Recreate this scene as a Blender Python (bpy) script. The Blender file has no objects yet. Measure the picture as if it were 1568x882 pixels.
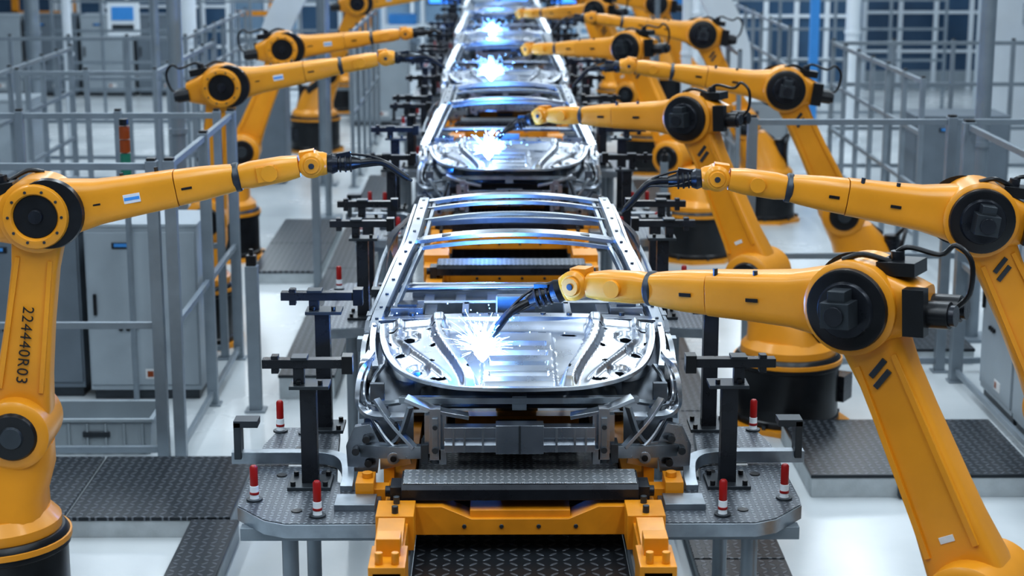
import bpy, bmesh, math, random
from mathutils import Vector, Matrix, Euler
random.seed(7)
S = bpy.context.scene
COL = S.collection

# ------------------------------------------------------------------ materials
class NT:
    def __init__(s, name):
        s.m = bpy.data.materials.new(name); s.m.use_nodes = True
        s.t = s.m.node_tree; s.b = s.t.nodes['Principled BSDF']
    def n(s, t, **kw):
        x = s.t.nodes.new(t)
        for k, v in kw.items(): setattr(x, k, v)
        return x
    def l(s, a, b): s.t.links.new(a, b)
    def math(s, op, a, b=None, c=None):
        x = s.n('ShaderNodeMath', operation=op)
        for i, v in enumerate((a, b, c)):
            if v is None: continue
            if isinstance(v, (int, float)): x.inputs[i].default_value = v
            else: s.l(v, x.inputs[i])
        return x.outputs[0]
    def ramp(s, fac, c0, c1, p0=0.3, p1=0.7):
        r = s.n('ShaderNodeValToRGB'); s.l(fac, r.inputs[0])
        r.color_ramp.elements[0].position = p0; r.color_ramp.elements[0].color = (*c0, 1)
        r.color_ramp.elements[1].position = p1; r.color_ramp.elements[1].color = (*c1, 1)
        return r.outputs[0]

def simple(name, col, rough=0.4, metal=0.0, var=0.12, scale=3.0, coat=0.0, bump=0.0, rvar=0.1):
    k = NT(name); b = k.b
    tc = k.n('ShaderNodeTexCoord')
    no = k.n('ShaderNodeTexNoise'); no.inputs['Scale'].default_value = scale; no.inputs['Detail'].default_value = 4
    k.l(tc.outputs['Object'], no.inputs['Vector'])
    c0 = tuple(c*(1-var) for c in col); c1 = tuple(min(1, c*(1+var)) for c in col)
    k.l(k.ramp(no.outputs['Fac'], c0, c1), b.inputs['Base Color'])
    k.l(k.math('MULTIPLY_ADD', no.outputs['Fac'], rvar, rough-rvar*0.5), b.inputs['Roughness'])
    b.inputs['Metallic'].default_value = metal
    if coat: b.inputs['Coat Weight'].default_value = coat; b.inputs['Coat Roughness'].default_value = 0.15
    if bump:
        n2 = k.n('ShaderNodeTexNoise'); n2.inputs['Scale'].default_value = 60; k.l(tc.outputs['Object'], n2.inputs['Vector'])
        bp = k.n('ShaderNodeBump'); bp.inputs['Strength'].default_value = bump; bp.inputs['Distance'].default_value = 0.01
        k.l(n2.outputs['Fac'], bp.inputs['Height']); k.l(bp.outputs[0], b.inputs['Normal'])
    return k.m

def emis(name, col, st):
    k = NT(name); k.b.inputs['Base Color'].default_value = (*col, 1)
    k.b.inputs['Emission Color'].default_value = (*col, 1); k.b.inputs['Emission Strength'].default_value = st
    return k.m

def lugs(name, base, lug, scale, rough, metal, seam=0.0):
    """diamond tread plate"""
    k = NT(name); b = k.b
    tc = k.n('ShaderNodeTexCoord'); sp = k.n('ShaderNodeSeparateXYZ'); k.l(tc.outputs['Object'], sp.inputs[0])
    x = k.math('MULTIPLY', sp.outputs[0], scale); y = k.math('MULTIPLY', sp.outputs[1], scale)
    fx = k.math('FLOOR', x); fy = k.math('FLOOR', y)
    par = k.math('MODULO', k.math('ADD', k.math('ADD', fx, fy), 10000), 2)
    sg = k.math('MULTIPLY_ADD', par, 2.0, -1.0)
    qx = k.math('SUBTRACT', k.math('SUBTRACT', x, fx), 0.5); qy = k.math('SUBTRACT', k.math('SUBTRACT', y, fy), 0.5)
    qys = k.math('MULTIPLY', qy, sg)
    a = k.math('MULTIPLY', k.math('ADD', qx, qys), 0.7071/0.46); c = k.math('MULTIPLY', k.math('SUBTRACT', qx, qys), 0.7071/0.17)
    d = k.math('SUBTRACT', 1.0, k.math('ADD', k.math('MULTIPLY', a, a), k.math('MULTIPLY', c, c)))
    h = k.n('ShaderNodeMath', operation='MULTIPLY', use_clamp=True); k.l(d, h.inputs[0]); h.inputs[1].default_value = 2.0
    k.l(k.ramp(h.outputs[0], base, lug, 0.0, 1.0), b.inputs['Base Color'])
    bp = k.n('ShaderNodeBump'); bp.inputs['Strength'].default_value = 0.8; bp.inputs['Distance'].default_value = 0.012
    k.l(h.outputs[0], bp.inputs['Height']); k.l(bp.outputs[0], b.inputs['Normal'])
    b.inputs['Roughness'].default_value = rough; b.inputs['Metallic'].default_value = metal
    return k.m

M_OR = simple('robot_orange_paint', (0.72, 0.295, 0.016), 0.38, 0, 0.09, 2.5, coat=0.22)
M_OR2 = simple('pallet_orange_paint', (0.66, 0.26, 0.012), 0.42, 0, 0.14, 5, coat=0.12)
M_BK = simple('black_plastic', (0.008, 0.009, 0.011), 0.32, 0, 0.3, 8)
M_BK2 = simple('black_satin', (0.022, 0.025, 0.032), 0.28, 0.3, 0.3, 8)
M_DG = simple('dark_grey_metal', (0.06, 0.07, 0.08), 0.4, 0.6, 0.2, 6)
M_ST = simple('pressed_steel', (0.45, 0.485, 0.53), 0.29, 0.97, 0.12, 5, rvar=0.14)
M_ST2 = simple('galvanised_steel', (0.34, 0.38, 0.42), 0.38, 0.93, 0.16, 9)
M_STD = simple('floorpan_steel', (0.17, 0.19, 0.215), 0.44, 0.9, 0.2, 6)
M_FE = simple('fence_grey_paint', (0.24, 0.28, 0.315), 0.40, 0.4, 0.08, 5)
M_CAB = simple('cabinet_paint', (0.32, 0.365, 0.40), 0.45, 0, 0.05, 3)
M_CABD = simple('cabinet_dark_paint', (0.14, 0.17, 0.20), 0.5, 0, 0.08, 3)
M_TOTE = simple('tote_plastic', (0.27, 0.31, 0.335), 0.5, 0, 0.08, 3)
M_WH = simple('white_paint', (0.72, 0.77, 0.81), 0.45, 0, 0.04, 2)
M_CON = simple('step_side_concrete', (0.44, 0.48, 0.50), 0.6, 0, 0.12, 6, bump=0.2)
M_RED = simple('red_plastic', (0.30, 0.010, 0.01), 0.35, 0, 0.05, 5)
M_BLUE = simple('blue_paint', (0.06, 0.28, 0.65), 0.45, 0, 0.05, 5)
M_GRN = simple('green_lens', (0.02, 0.16, 0.11), 0.3, 0, 0.05, 5)
M_AMB = simple('amber_lens', (0.26, 0.055, 0.01), 0.3, 0, 0.05, 5)
M_LBL = simple('label_white', (0.66, 0.67, 0.67), 0.5, 0, 0.05, 30)
M_TREAD = lugs('dark_tread_plate', (0.030, 0.036, 0.043), (0.155, 0.172, 0.195), 14, 0.32, 0.5)
M_TREAD2 = lugs('tool_plate_tread', (0.11, 0.125, 0.145), (0.32, 0.355, 0.39), 26, 0.38, 0.5)
M_BAR = lugs('bright_tread_bar', (0.34, 0.365, 0.39), (0.72, 0.75, 0.78), 26, 0.36, 0.7)
M_GLASS = simple('window_glass_blue', (0.05, 0.10, 0.17), 0.12, 0.0, 0.3, 0.6)
M_GLASSL = simple('window_glass_pale', (0.22, 0.33, 0.45), 0.15, 0.0, 0.35, 0.5)
M_SPARK = emis('weld_spark_light', (0.22, 0.52, 1.0), 30)
M_CORE = emis('weld_arc_light', (0.60, 0.82, 1.0), 90)
M_BLUEGLOW = emis('added_blue_glow', (0.05, 0.25, 0.9), 2.0)  # emission for added panels that imitate a blue glow
M_STRIPGLOW = emis('added_strip_glow', (0.75, 0.88, 1.0), 4.0)  # emission for strips added to lift the far background

k = NT('epoxy_floor')
tc = k.n('ShaderNodeTexCoord'); no = k.n('ShaderNodeTexNoise'); no.inputs['Scale'].default_value = 0.6; no.inputs['Detail'].default_value = 8
k.l(tc.outputs['Object'], no.inputs['Vector'])
k.l(k.ramp(no.outputs['Fac'], (0.50, 0.54, 0.56), (0.64, 0.675, 0.69)), k.b.inputs['Base Color'])
k.l(k.math('MULTIPLY_ADD', no.outputs['Fac'], 0.25, 0.12), k.b.inputs['Roughness'])
M_FLOOR = k.m
M_WALL = simple('wall_paint', (0.38, 0.45, 0.52), 0.6, 0, 0.05, 0.4)

# ------------------------------------------------------------------ mesh builder
def V(*a): return Vector(a)
def catmull(pts, n=6):
    pts = [Vector(p) for p in pts]
    if len(pts) < 3: return pts
    P = [2*pts[0]-pts[1]] + pts + [2*pts[-1]-pts[-2]]
    out = []
    for i in range(1, len(P)-2):
        a, b, c, d = P[i-1], P[i], P[i+1], P[i+2]
        for j in range(n):
            t = j/n
            out.append(0.5*((2*b)+(c-a)*t+(2*a-5*b+4*c-d)*t*t+(3*b-a-3*c+d)*t**3))
    out.append(pts[-1]); return out

class Msh:
    def __init__(s): s.v = []; s.f = []; s.mi = []; s.mats = []
    def m(s, mt):
        if mt not in s.mats: s.mats.append(mt)
        return s.mats.index(mt)
    def add(s, vs, fs, mt):
        o = len(s.v); i = s.m(mt)
        s.v += [tuple(v) for v in vs]
        for f in fs: s.f.append(tuple(o+a for a in f)); s.mi.append(i)
    def box(s, c, sz, mt, R=None):
        c = Vector(c); vs = []
        for dx in (-.5, .5):
            for dy in (-.5, .5):
                for dz in (-.5, .5):
                    p = Vector((dx*sz[0], dy*sz[1], dz*sz[2]))
                    if R is not None: p = R @ p
                    vs.append(c+p)
        s.add(vs, [(0,1,3,2),(4,6,7,5),(0,4,5,1),(2,3,7,6),(0,2,6,4),(1,5,7,3)], mt)
    def bb(s, x0, x1, y0, y1, z0, z1, mt):
        s.box(((x0+x1)/2, (y0+y1)/2, (z0+z1)/2), (abs(x1-x0), abs(y1-y0), abs(z1-z0)), mt)
    def loft(s, rings, mt, cap=True, closed=True):
        n = len(rings[0]); vs = [p for r in rings for p in r]; fs = []
        for i in range(len(rings)-1):
            for j in range(n if closed else n-1):
                a = i*n+j; b = i*n+(j+1) % n
                fs.append((a, b, b+n, a+n))
        if cap and closed:
            fs.append(tuple(range(n-1, -1, -1))); fs.append(tuple(range((len(rings)-1)*n, len(rings)*n)))
        s.add(vs, fs, mt)
    def frame(s, d):
        d = d.normalized(); u = Vector((0,0,1)) if abs(d.z) < .9 else Vector((1,0,0))
        a = d.cross(u).normalized(); return a, d.cross(a).normalized()
    def cyl(s, p0, p1, r, mt, r1=None, n=24):
        s.rev(p0, p1, [(0, r), (1, r if r1 is None else r1)], mt, n)
    def rev(s, p0, p1, prof, mt, n=28):
        p0 = Vector(p0); p1 = Vector(p1); a, b = s.frame(p1-p0)
        rings = []
        for t, r in prof:
            c = p0.lerp(p1, t); rings.append([c+(a*math.cos(2*math.pi*i/n)+b*math.sin(2*math.pi*i/n))*r for i in range(n)])
        s.loft(rings, mt)
    def tube(s, pts, r, mt, n=8, sm=5, r1=None):
        pts = catmull(pts, sm) if sm else [Vector(p) for p in pts]
        rings = []; a = None
        for i, p in enumerate(pts):
            d = (pts[min(i+1, len(pts)-1)]-pts[max(i-1, 0)]).normalized()
            if a is None: a, b = s.frame(d)
            else:
                a = (a-d*a.dot(d)).normalized(); b = d.cross(a)
            rr = r if r1 is None else r+(r1-r)*i/(len(pts)-1)
            rings.append([p+(a*math.cos(2*math.pi*j/n)+b*math.sin(2*math.pi*j/n))*rr for j in range(n)])
        s.loft(rings, mt)
    def sweep(s, pts, w, h, mt, up=(0,0,1), sm=4):
        pts = catmull(pts, sm) if sm else [Vector(p) for p in pts]
        up = Vector(up); rings = []
        for i, p in enumerate(pts):
            d = (pts[min(i+1, len(pts)-1)]-pts[max(i-1, 0)]).normalized()
            a = d.cross(up).normalized(); b = a.cross(d).normalized()
            rings.append([p+a*w/2+b*h/2, p-a*w/2+b*h/2, p-a*w/2-b*h/2, p+a*w/2-b*h/2])
        s.loft(rings, mt)
    def prism(s, poly, off, mt, axis='z'):
        a = [Vector(p) for p in poly]; b = [p+Vector(off) for p in a]
        s.loft([a, b], mt)
    def sheet(s, curves, mt, sm=5):
        cs = [catmull(c, sm) for c in curves]
        rows = [catmull([c[i] for c in cs], 4) for i in range(len(cs[0]))]
        s.loft(rows, mt, cap=False, closed=False)
    def limb(s, st, mt, e=0.55, n=24):
        rings = []
        for c, a, b, ha, hb in st:
            r = []
            for i in range(n):
                t = 2*math.pi*(i+.5)/n; ct, sn = math.cos(t), math.sin(t)
                r.append(c+a*ha*math.copysign(abs(ct)**e, ct)+b*hb*math.copysign(abs(sn)**e, sn))
            rings.append(r)
        s.loft(rings, mt)
    def mesh(s, name):
        me = bpy.data.meshes.new(name); me.from_pydata(s.v, [], s.f)
        for mt in s.mats: me.materials.append(mt)
        me.polygons.foreach_set('material_index', s.mi)
        bm = bmesh.new(); bm.from_mesh(me); bmesh.ops.recalc_face_normals(bm, faces=bm.faces); bm.to_mesh(me); bm.free()
        me.polygons.foreach_set('use_smooth', [True]*len(me.polygons))
        me.set_sharp_from_angle(angle=math.radians(38)); me.update()
        return me

def put(me, name, loc=(0,0,0), rz=0, bevel=0.0, solid=0.0):
    if isinstance(me, Msh): me = me.mesh(name)
    o = bpy.data.objects.new(name, me); COL.objects.link(o); o.location = loc; o.rotation_euler = (0,0,rz)
    if bevel:
        b = o.modifiers.new('bevel', 'BEVEL'); b.width = bevel; b.segments = 2; b.limit_method = 'ANGLE'; b.angle_limit = math.radians(42)
    return o

# ------------------------------------------------------------------ camera
cd = bpy.data.cameras.new('camera'); cam = bpy.data.objects.new('camera', cd); COL.objects.link(cam)
cam.location = (-0.12, 0, 4.9); cam.rotation_euler = (math.radians(90-12.49), 0, math.radians(-0.488))
cd.sensor_width = 36; cd.lens = 62; cd.clip_end = 300
cd.dof.use_dof = True; cd.dof.focus_distance = 10.3; cd.dof.aperture_fstop = 1.9
S.camera = cam

P = 7.9; Y0 = 9.3; ZC = 1.70

# ------------------------------------------------------------------ robot
def robot_mesh(name, sh=(.33, 1.5), el=(1.0, 2.82), wr=(2.68, 2.65), tip=(3.18, 0, 2.44), curl=0.0, drop=0.45):
    g = Msh()
    yv = V(0,1,0)
    oc = [V(.60*math.cos(a), .60*math.sin(a), 0) for a in [math.radians(22.5+45*i) for i in range(8)]]
    g.prism(oc, (0,0,.05), M_OR)
    for i in range(8):
        a = math.radians(45*i); g.cyl((.53*math.cos(a), .53*math.sin(a), .05), (.53*math.cos(a), .53*math.sin(a), .085), .022, M_DG, n=8)
    g.rev((0,0,.05), (0,0,.70), [(0,.50),(.08,.50),(.1,.485),(.80,.485),(.82,.505),(.93,.505),(1,.47)], M_BK, 40)
    g.rev((0,0,.62), (0,0,.66), [(0,.515),(1,.515)], M_OR, 40)
    g.box((-.42,-.25,.35),(.2,.22,.25), M_BK2)
    X, Yd, Z = V(1,0,0), V(0,1,0), V(0,0,1)
    g.rev((0,0,.69), (0,0,.84), [(0,.45),(.5,.45),(1,.38)], M_OR, 40)
    for i in range(12):
        a = math.radians(30*i+10); g.cyl((.415*math.cos(a), .415*math.sin(a), .765), (.415*math.cos(a), .415*math.sin(a), .785), .016, M_DG, n=8)
    st = [(V(0,0,.80), X, Yd, .37, .36), (V(.02,0,.95), X, Yd, .35, .32), (V(.1,0,1.15), X, Yd, .33, .27), (V(sh[0]-.06,0,sh[1]-.12), X, Yd, .27, .245)]
    g.limb(st, M_OR, .7)
    g.rev((sh[0],-.28,sh[1]), (sh[0],.28,sh[1]), [(0,.20),(.04,.235),(.96,.235),(1,.20)], M_OR, 36)
    for sg in (-1, 1):
        g.rev((sh[0],sg*.28,sh[1]), (sh[0],sg*.31,sh[1]), [(0,.165),(1,.15)], M_BK, 32)
        g.rev((sh[0],sg*.31,sh[1]), (sh[0],sg*.33,sh[1]), [(0,.08),(1,.07)], M_DG, 20)
    g.cyl((-.22,.12,.84),(-.22,.12,1.22), .10, M_BK2, n=20); g.cyl((-.22,.12,1.22),(-.22,.12,1.27), .085, M_BK, n=20)
    g.cyl((-.12,-.18,1.18),(.22,-.18,1.42), .085, M_BK, n=20)
    g.tube([(-.25,.14,1.25),(-.35,.2,1.35),(-.3,.28,1.1),(-.42,-.2,.5)], .022, M_BK)
    A = V(sh[0],0,sh[1]); B = V(el[0],0,el[1]); d = (B-A).normalized(); nn = d.cross(yv).normalized(); L = (B-A).length
    st = [(A+d*t*L, nn, yv, ha, hb) for t, ha, hb in [(-.02,.19,.13),(.1,.20,.14),(.25,.175,.125),(.5,.155,.115),(.75,.15,.11),(.9,.17,.12),(1.0,.18,.12)]]
    g.limb(st, M_OR, .35, 28)
    for sg in (-1, 1):
        for q in (-1, 1):
            p0 = A+d*.28+nn*q*.135+yv*sg*.128; p1 = B-d*.30+nn*q*.105+yv*sg*.105
            g.sweep([p0, p1], .03, .03, M_OR, up=yv, sm=0)
    Rl = Matrix.Rotation(math.atan2(d.x, d.z), 3, 'Y')
    g.box(B-d*.40+yv*.116, (.12,.012,.03), M_DG, R=Rl @ Matrix.Rotation(.5, 3, 'Y'))
    g.box(B-d*.34+yv*.116, (.12,.012,.03), M_DG, R=Rl @ Matrix.Rotation(.5, 3, 'Y'))
    g.box(A+d*.35+yv*.13, (.08,.006,.035), M_LBL, R=Rl)
    W = V(wr[0],0,wr[1]); f = (W-B).normalized(); fn = f.cross(yv).normalized()
    if fn.z < 0: fn = -fn
    g.rev(B-yv*.19, B+yv*.19, [(0,.215),(.05,.245),(.95,.245),(1,.215)], M_OR, 40)
    g.rev(B+yv*.19, B+yv*.225, [(0,.215),(.8,.21),(1,.19)], M_BK, 40)
    g.rev(B+yv*.225, B+yv*.245, [(0,.15),(1,.14)], M_BK2, 30)
    R = Matrix.Rotation(-math.atan2(f.z, f.x), 3, 'Y')
    g.box(B+yv*.30, (.15,.16,.13), M_DG, R); g.box(B+yv*.29+fn*.09, (.09,.12,.06), M_DG, R); g.cyl(B+yv*.36, B+yv*.395, .05, M_BK2, n=16)
    n_ = 40; a_, b_ = V(1,0,0), V(0,0,1)
    rings = []
    for yy, rr in [(-.19,.215),(-.225,.205),(-.23,.19),(-.23,.155),(-.215,.145),(-.17,.14)]:
        rings.append([B+yv*yy+(a_*math.cos(2*math.pi*i/n_)+b_*math.sin(2*math.pi*i/n_))*rr for i in range(n_)])
    g.loft(rings, M_OR, cap=False)
    g.rev(B-yv*.19, B-yv*.2, [(0,.15),(1,.14)], M_BK, 36)
    g.rev(B-yv*.2, B-yv*.222, [(0,.05),(1,.045)], M_BK2, 16)
    for i in range(10):
        t = 2*math.pi*i/10; c = B-yv*.228+(a_*math.cos(t)+b_*math.sin(t))*.172; g.cyl(c, c-yv*.008, .01, M_DG, n=8)
    g.rev(B-yv*.15+f*.075, B-yv*.195+f*.075, [(0,.235),(1,.225)], M_BK, 40)
    FL = (W-B).length
    tt = FL/1.68
    prof = [(-.36,.105,.12),(-.30,.13,.14),(-.12,.20,.16),(.06,.21,.165),(.2,.175,.16),(.36,.145,.14),(.6,.13,.125),(.84,.12,.115)]
    g.limb([(B+f*t*tt, fn, yv, ha, hb) for t, ha, hb in prof], M_OR, .45, 28)
    g.limb([(B+f*t*tt, fn, yv, ha, hb) for t, ha, hb in [(.845,.118,.113),(1.0,.110,.105),(1.15,.095,.09),(1.2,.088,.085)]], M_OR, .55, 28)
    g.rev(B+f*1.19*tt, B+f*1.235*tt, [(0,.09),(.2,.098),(.8,.098),(1,.09)], M_DG, 28)
    g.limb([(B+f*t*tt, fn, yv, ha, hb) for t, ha, hb in [(1.23,.078,.08),(1.3,.088,.088),(1.5,.085,.086),(1.6,.07,.082)]], M_OR, .6, 24)
    g.box(B+f*1.4*tt-yv*.09, (.12,.03,.1), M_OR, R); g.cyl(B+f*1.42*tt-yv*.08, B+f*1.42*tt-yv*.11, .055, M_OR); g.cyl(B+f*1.42*tt+yv*.08, B+f*1.42*tt+yv*.105, .05, M_OR)
    for t in (.28,.55,.78): g.cyl(B+f*t+fn*.11+yv*.08, B+f*t+fn*.150+yv*.08, .014, M_DG, n=8)
    g.rev(W-yv*.095, W+yv*.095, [(0,.065),(.1,.085),(.9,.085),(1,.065)], M_OR, 28)
    g.box(W+fn*.075-f*.02, (.10,.10,.04), M_OR, R)
    g.rev(W+yv*.095, W+yv*.11, [(0,.055),(1,.05)], M_OR2, 20); g.rev(W-yv*.095, W-yv*.11, [(0,.055),(1,.05)], M_OR2, 20)
    for sg in (-1,1): g.rev(W+yv*sg*.11, W+yv*sg*.116, [(0,.02),(1,.018)], M_DG, 12)
    T = V(*tip); td = (f*(1-drop)+(T-W).normalized()*drop).normalized()
    g.rev(W, W+td*.10, [(0,.08),(.7,.08),(1,.07)], M_OR, 24)
    g.rev(W+td*.10, W+td*.17, [(0,.06),(.5,.07),(1,.055)], M_BK2, 20)
    g.rev(W+td*.17, W+td*.32, [(0,.045),(.3,.052),(.6,.047),(1,.03)], M_BK, 16)
    for i in range(3):
        g.rev(W+td*(.18+.035*i), W+td*(.192+.035*i), [(0,.060),(1,.060)], M_BK2, 16)
    g.box(W+td*.22+fn*.055, (.09,.05,.04), M_BK, R)
    s0 = W+td*.29
    e0 = T-s0; up = V(0,0,1)
    mid = s0+e0*.45+up*curl
    g.tube([s0-td*.05, s0, mid, T-(T-mid)*.35, T-(T-mid)*.12], .028, M_BK, 10, 6, .021)
    g.tube([T-(T-mid)*.14, T], .015, M_DG, 8, 0, .009)
    g.tube([W+td*.14+fn*.06, s0+fn*.06, mid+fn*.02, T-(T-mid)*.5], .009, M_BK, 6)
    g.tube([W+td*.16+yv*.05, s0+yv*.04-fn*.03, mid+yv*.015-fn*.02, T-(T-mid)*.6], .008, M_BK, 6)
    for i, yy in enumerate((-.09, .09)):
        g.cyl(B-f*.34*tt+yv*yy-fn*.02, B-f*.50+yv*yy-fn*.02, .07, M_BK, n=18); g.cyl(B-f*.5+yv*yy-fn*.02, B-f*.53+yv*yy-fn*.02, .055, M_BK2, n=18)
    g.box(B-f*.22+fn*.20, (.2,.2,.07), M_BK, R); g.box(B-f*.34+yv*.15, (.11,.08,.24), M_BK, R)
    g.cyl(B-f*.2+fn*.2, B-f*.2+fn*.28, .035, M_BK2, n=14)
    g.tube([B-f*.16+fn*.24, B-f*.25+fn*.30, B-f*.42+fn*.27, B-f*.50+fn*.32, B-f*.58+fn*.24, B-f*.57+fn*.08, B-f*.5], .014, M_BK, 8)
    g.tube([B-f*.18+fn*.23+yv*.05, B-f*.05+fn*.27+yv*.1, B+f*.05+fn*.24+yv*.12], .016, M_BK, 8)
    g.box(B+f*.62-yv*.128, (.11,.004,.06), M_LBL, R); g.box(B+f*.62-yv*.130, (.10,.004,.02), M_BLUE, R)
    g.box(B+f*.55+yv*.136, (.07,.004,.02), M_BK, R); g.box(B+f*.95+yv*.112, (.07,.004,.02), M_BK, R)
    g.box(B+f*.38-yv*.140, (.07,.004,.012), M_BK, R); g.box(B+f*.98-yv*.112, (.07,.004,.015), M_BK, R)
    return g.mesh(name)

RA = robot_mesh('welding_robot_a', sh=(.33,1.40), el=(1.04,2.86), wr=(2.70,2.77), tip=(3.12,.34,2.43), curl=.05, drop=.6)
RB = robot_mesh('welding_robot_b', el=(1.0,2.86), wr=(2.70,3.10), tip=(3.32,0,2.86), curl=0.08)
RL = robot_mesh('welding_robot_c', sh=(.22,1.42), el=(.44,2.88), wr=(2.22,3.18), tip=(2.88,0,3.06), curl=0.06)
RL3 = robot_mesh('welding_robot_d', sh=(.3,1.5), el=(.88,2.88), wr=(2.55,3.08), tip=(3.05,0,3.08), curl=0.03)
for kk in range(5):
    put(RA, 'welding_robot', (2.64, 8.31+kk*P, 0), math.atan2(.525, -.851), .006 if kk < 2 else 0)
    put(RB, 'welding_robot', (4.02, 11.3+kk*P, 0), math.radians(176), .006 if kk < 2 else 0)
l1 = None
for kk in range(2):
    o = put(RL, 'welding_robot', (-3.56, 11.45+kk*P, 0), math.radians(3), .006)
    if kk == 0: l1 = o
put(RL3, 'welding_robot', (-3.92, 24.2, 0), math.radians(3))
put(RL3, 'welding_robot', (-3.72, 34.8, 0), math.radians(3))
put(RL3, 'welding_robot', (-3.72, 41.4, 0), math.radians(3))
tcv = bpy.data.curves.new('serial_number', 'FONT'); tcv.body = '224440R03'; tcv.size = .105; tcv.extrude = .001; tcv.space_character = 1.12
tcv.materials.append(M_BK)
to = bpy.data.objects.new('serial_number', tcv); COL.objects.link(to); to.parent = l1
a = math.atan2(1.46, .22)
ex = Vector((-math.cos(a), 0, -math.sin(a))); ez = Vector((0,-1,0)); ey = ez.cross(ex)
Mx = Matrix((ex, ey, ez)).transposed().to_4x4(); Mx.translation = Vector((.22,0,1.42))+Vector((math.cos(a),0,math.sin(a)))*.86+Vector((0,-.132,0))-ey*.035
to.matrix_local = Mx

# ------------------------------------------------------------------ car body
def car_mesh():
    g = Msh()
    NX, NY = 170, 110
    def halfw(t):
        pts = [(0,.34),(.05,.46),(.13,.58),(.28,.69),(.5,.765),(.75,.81),(1,.83)]
        for (a, x0), (b, x1) in zip(pts, pts[1:]):
            if t <= b: return x0+(x1-x0)*(t-a)/(b-a)
        return .83
    def sm(a, b, x):
        x = max(0, min(1, (x-a)/(b-a))); return x*x*(3-2*x)
    def ridge(x, c, w): return math.exp(-((x-c)/w)**2)
    vs = []; fs = []
    def hz(x, y):
        t = y/1.15; hw = halfw(t); z = .555+.085*t+.055*(1-(x/.85)**2)*(.35+.65*t)
        ax = abs(x)
        e = min((hw-ax), y+.02, 1.17-y)
        inn = sm(.03, .16, y)
        z -= .030*sm(.025, .05, e)
        rc = .25+.21*sm(0, 1.1, y)
        z += .040*sm(rc-.03, rc-.005, ax)*sm(rc+.07, rc+.04, ax)*inn
        rc2 = rc+.12+.14*sm(.0,.9,y)
        z += .026*ridge(ax, rc2, .018)*sm(.12,.30,y)
        cin = sm(rc-.03, rc-.05, ax)
        z -= .045*cin*sm(.09,.13,y)*sm(1.12,1.07,y)
        sh = sm(.215,.200,ax)*sm(.17,.19,y)*sm(.98,.96,y)
        z += .036*sh
        if ax < .165 and .26 < y < .90:
            q = (y-.26) % .16
            z -= .034*sm(.0,.010,q)*sm(.075,.060,q)
        for cx, cy, rr in ((.57,.33,.07),(.69,.66,.06),(.65,.93,.075)):
            z -= .026*sm(rr, rr*.8, math.hypot(ax-cx, (y-cy)*.65))
        return z
    def hole(x, y):
        ax = abs(x)
        for cx, cy, a, b, an in [(.585,.34,.03,.05,.6),(.69,.66,.028,.05,.2),(.65,.93,.04,.05,0),(.45,.19,.05,.02,.4),(.75,1.04,.03,.02,0),(.50,.50,.018,.018,0),(.31,1.02,.05,.018,0),(.755,.82,.012,.03,0),(.50,.76,.016,.03,.3),(0,1.05,.06,.018,0),(.15,1.05,.03,.015,0),(.52,1.05,.03,.018,0),(.28,.30,.014,.03,0),(.33,.6,.014,.03,0)]:
            dx, dy = ax-cx, y-cy; c, s_ = math.cos(an), math.sin(an)
            u, v = dx*c+dy*s_, -dx*s_+dy*c
            if (u/a)**2+(v/b)**2 < 1: return True
        return False
    for j in range(NY+1):
        t = j/NY; y = 1.15*t; hw = halfw(t)
        for i in range(NX+1):
            u = -1+2*i/NX; x = u*hw
            yy = y - .05*(1-t)**4*(1-u*u)
            vs.append((x, yy, hz(x, y)))
    for j in range(NY):
        for i in range(NX):
            a = j*(NX+1)+i
            cx = sum(vs[q][0] for q in (a, a+1, a+NX+1, a+NX+2))/4; cy = sum(vs[q][1] for q in (a, a+1, a+NX+1, a+NX+2))/4
            if hole(cx, cy): continue
            fs.append((a, a+1, a+NX+2, a+NX+1))
    g.add(vs, fs, M_ST)
    rim = []
    for t in [1,.75,.5,.3,.15,.06,0]: rim.append((-halfw(t), 1.15*t, hz(-halfw(t), 1.15*t)-.010))
    rim += [(x, -.05*(1-(x/.34)**2), hz(x, 0)-.010) for x in (-.17,0,.17)]
    for t in [0,.06,.15,.3,.5,.75,1]: rim.append((halfw(t), 1.15*t, hz(halfw(t), 1.15*t)-.010))
    g.sweep(rim, .014, .022, M_ST, sm=3)
    g.bb(-.56,.56,.15,1.15,.40,.41, M_DG)
    g.sweep([(-.66,.16,.45),(-.4,.08,.47),(0,.06,.475),(.4,.08,.47),(.66,.16,.45)], .05, .035, M_ST2, sm=3)
    g.bb(-.04,.04,.04,.10,.42,.50, M_ST2)
    g.bb(-.80,.80,1.22,1.25,.12,.58, M_STD)
    g.sweep([(-.84,1.24,.63),(-.4,1.19,.66),(0,1.17,.67),(.4,1.19,.66),(.84,1.24,.63)], .10, .05, M_ST)
    g.sweep([(-.82,1.36,.60),(-.4,1.33,.625),(0,1.32,.63),(.4,1.33,.625),(.82,1.36,.60)], .06, .05, M_STD)
    for i in range(9):
        x = -.64+i*.16; g.cyl((x,1.20,.68),(x,1.20,.70), .018, M_DG, n=10)
    for s in (1,-1):
        g.bb(s*.58,s*.78,1.32,1.52,.60,.70, M_ST); g.bb(s*.62,s*.74,1.36,1.48,.70,.715, M_DG); g.bb(s*.50,s*.57,1.34,1.60,.58,.66, M_STD)
        g.bb(s*.30,s*.34,1.34,1.68,.62,.66, M_ST); g.bb(s*.30,s*.33,1.62,1.66,.05,.66,M_ST2)
    g.tube([(-.80,1.70,.74),(0,1.70,.75),(.80,1.70,.74)], .026, M_ST, 10, 3)
    g.bb(-.12,.12,1.64,1.72,.35,.70, M_ST2)
    g.bb(-.86,.86,1.25,4.5,.03,.05, M_STD); g.sweep([(0,1.25,.10),(0,4.0,.10)], .26, .14, M_ST2, sm=0)
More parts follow.
